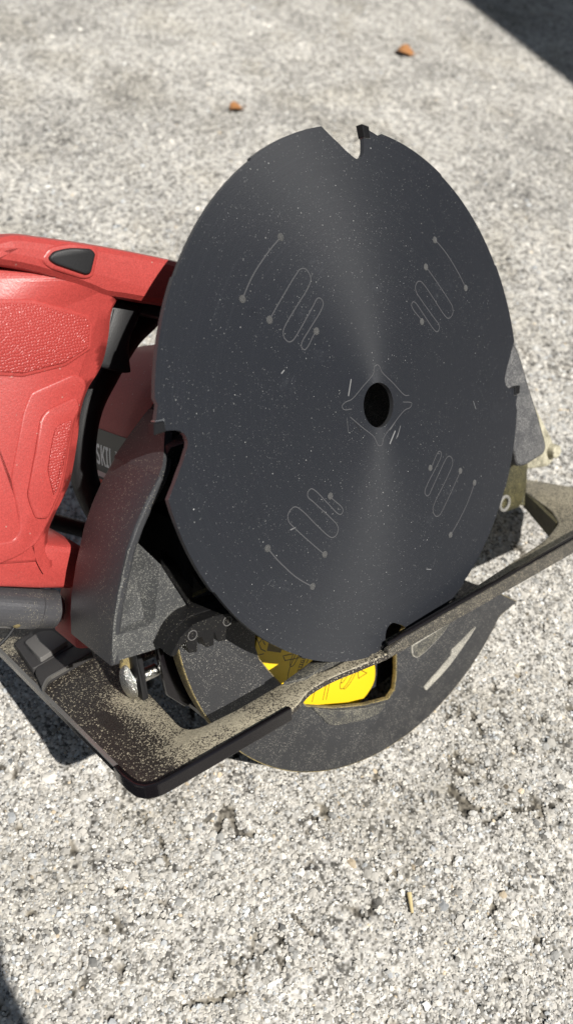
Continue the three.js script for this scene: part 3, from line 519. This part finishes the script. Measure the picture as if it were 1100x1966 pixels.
  const serp = [[-51.4, -23.9], [-50.7, -25.1], [-45.7, -32.5], [-40.7, -39.4], [-39.2, -41.0], [-37.1, -41.5], [-35.2, -40.2], [-34.5, -38.4], [-36.0, -35.2], [-40.3, -29.5], [-45.2, -22.5], [-45.8, -20.8], [-45.3, -19.1], [-43.4, -18.0], [-41.7, -18.6], [-39.9, -20.7], [-33.0, -30.7], [-31.6, -32.8], [-30.2, -33.2], [-28.8, -31.9], [-29.2, -30.2], [-34.5, -22.9], [-37.8, -18.3], [-37.9, -16.8], [-36.6, -16.1], [-35.2, -17.2], [-32.6, -21.3], [-31.5, -22.5]];
  const gA = ribbon(arcPts, 0.38), gS = ribbon(serp, 0.34);
  for (let k = 0; k < 4; k++) {
    const turn = -k * Math.PI / 2;
    for (const gg of [gA, gS]) { const s = B('expansion_slot', gg, mat.resin, body); s.rotation.z = turn; }
    for (const [x, y] of [[-47.4, -49.5], [-62, -28.9], [-51.4, -23.9], [-31.5, -22.5]]) {
      const disc = new THREE.SphereGeometry(0.00125, 20, 8, 0, 6.2832, 0, Math.PI / 2).scale(1, 0.22, 1).rotateX(Math.PI / 2).translate(x * M, -y * M, 0);
      const s = B('slot_plug', disc, mat.plug, body); s.rotation.z = turn;
    }
  }
  const K1 = [[-14.5, 4.6], [-8.0, 8.1], [-1.9, 11.2], [-0.6, 12.8], [0.7, 14.2], [2.5, 14.0], [3.3, 11.5], [8.3, 6.5], [14.4, 1.2], [17.6, 0.0], [18.2, -1.5], [13.2, -1.7]];
  const K2 = [[16.6, -4.3], [14.1, -4.2], [7.4, -8.1], [0.7, -11.9], [-0.3, -13.4], [-1.8, -14.0], [-3.0, -13.2], [-3.4, -11.0], [-8.8, -5.9], [-14.0, -1.4], [-17.0, -0.3], [-18.6, 1.1], [-17.7, 2.2], [-13.8, 1.9]];
  for (const kk of [K1, K2]) B('arbor_knockout', ribbon(kk, 0.3), mat.resin, body);
}

// ---------------------------------------------------------------- small things on the concrete
function leaf(x, z, turn, s, label) {
  const pts = [], N = 9, K = 5, col = [];
  for (let j = 0; j <= K; j++) for (let i = 0; i <= N; i++) {
    const t = i / N, w = Math.pow(Math.sin(Math.PI * clamp(t * 0.94 + 0.03)), 0.7) * 0.36, v = j / K * 2 - 1;
    pts.push((t - 0.5) * s, s * (0.05 + 0.22 * v * v * w + 0.12 * Math.sin(t * 5 + v) * (1 - 0.4 * v)), v * w * s * (1 + 0.15 * Math.sin(t * 17 + v * 3)));
  }
  const ix = [];
  for (let j = 0; j < K; j++) for (let i = 0; i < N; i++) { const a = j * (N + 1) + i; ix.push(a, a + N + 1, a + 1, a + 1, a + N + 1, a + N + 2); }
  const g = new THREE.BufferGeometry(); g.setAttribute('position', new THREE.Float32BufferAttribute(pts, 3)); g.setIndex(ix); g.computeVertexNormals();
  const grp = new THREE.Group(); grp.name = numbered('dry_leaf'); grp.position.set(x, 0.001, z); grp.rotation.y = turn; scene.add(grp);
  obj('leaf_blade', boxUV(g), std({ color: rgb(0.30, 0.135, 0.045), roughness: 0.8, side: THREE.DoubleSide }), grp);
  obj('leaf_stem', tube([[s * 480, s * 80, 0], [s * 600, s * 60, s * 40], [s * 700, s * 20, s * 60]], 0.4, 8, 6), std({ color: rgb(0.14, 0.07, 0.03), roughness: 0.9 }), grp);
  tag(grp, label, 'dry leaf');
}
leaf(0.0746, -1.0457, 0.2, 0.026, 'curled brown leaf scrap nearest the shadow at the upper right');
leaf(-0.0969, -0.8329, 0.9, 0.018, 'small orange brown leaf scrap left of the blade top');
tag(obj('wood_splinter', new THREE.CylinderGeometry(0.0006, 0.0010, 0.0074, 6).rotateX(Math.PI / 2).scale(1, 0.7, 1).rotateY(0.15).translate(0.0664, 0.0012, -0.1042), std({ color: rgb(0.52, 0.42, 0.22), roughness: 0.8 })), 'short straw-coloured splinter lying in the foreground grit', 'splinter');

// ---------------------------------------------------------------- outside the frame: what throws the two shadows at the picture's edges
{
  const wall = new THREE.Group(); wall.name = 'garden_wall'; wall.position.set(0.133 + 0.5254 * 1.3, 0, -1.2903 + 0.4464 * 1.3); wall.rotation.y = Math.atan2(0.101, 0.2555); scene.add(wall);
  const ww = std({ map: gMap, roughness: 0.9 });
  obj('masonry', boxUV(new THREE.BoxGeometry(0.2, 1.24, 3.2).translate(0.12, 0.62, -1.13)), ww, wall);
  obj('coping', ext([[-20, 0, 6], [260, 0, 6], [260, 60, 10], [-0, 60, 10]], -2750, 490, { b: 4 }).translate(0, 1.24, 0), ww, wall);
  tag(wall, 'low concrete garden wall standing outside the frame at the right', 'wall');
  const bin = new THREE.Group(); bin.name = 'plastic_bin'; bin.position.set(0.0325, 0, 0.2165); scene.add(bin);
  const P = (a) => a.map((q) => new THREE.Vector2(q[0], q[1]));
  const bm = std({ color: rgb(0.02, 0.02, 0.022), roughness: 0.5, side: THREE.DoubleSide });
  obj('bin_body', new THREE.LatheGeometry(P([[0.001, 0], [0.1, 0], [0.106, 0.01], [0.128, 0.44], [0.125, 0.44], [0.1, 0.012], [0.001, 0.012]]), 40), bm, bin);
  obj('bin_rim', new THREE.TorusGeometry(0.129, 0.005, 10, 40).rotateX(Math.PI / 2).translate(0, 0.44, 0), bm, bin);
  tag(bin, 'round black plastic bin standing behind the viewer', 'bin');
}

renderer.render(scene, camera);
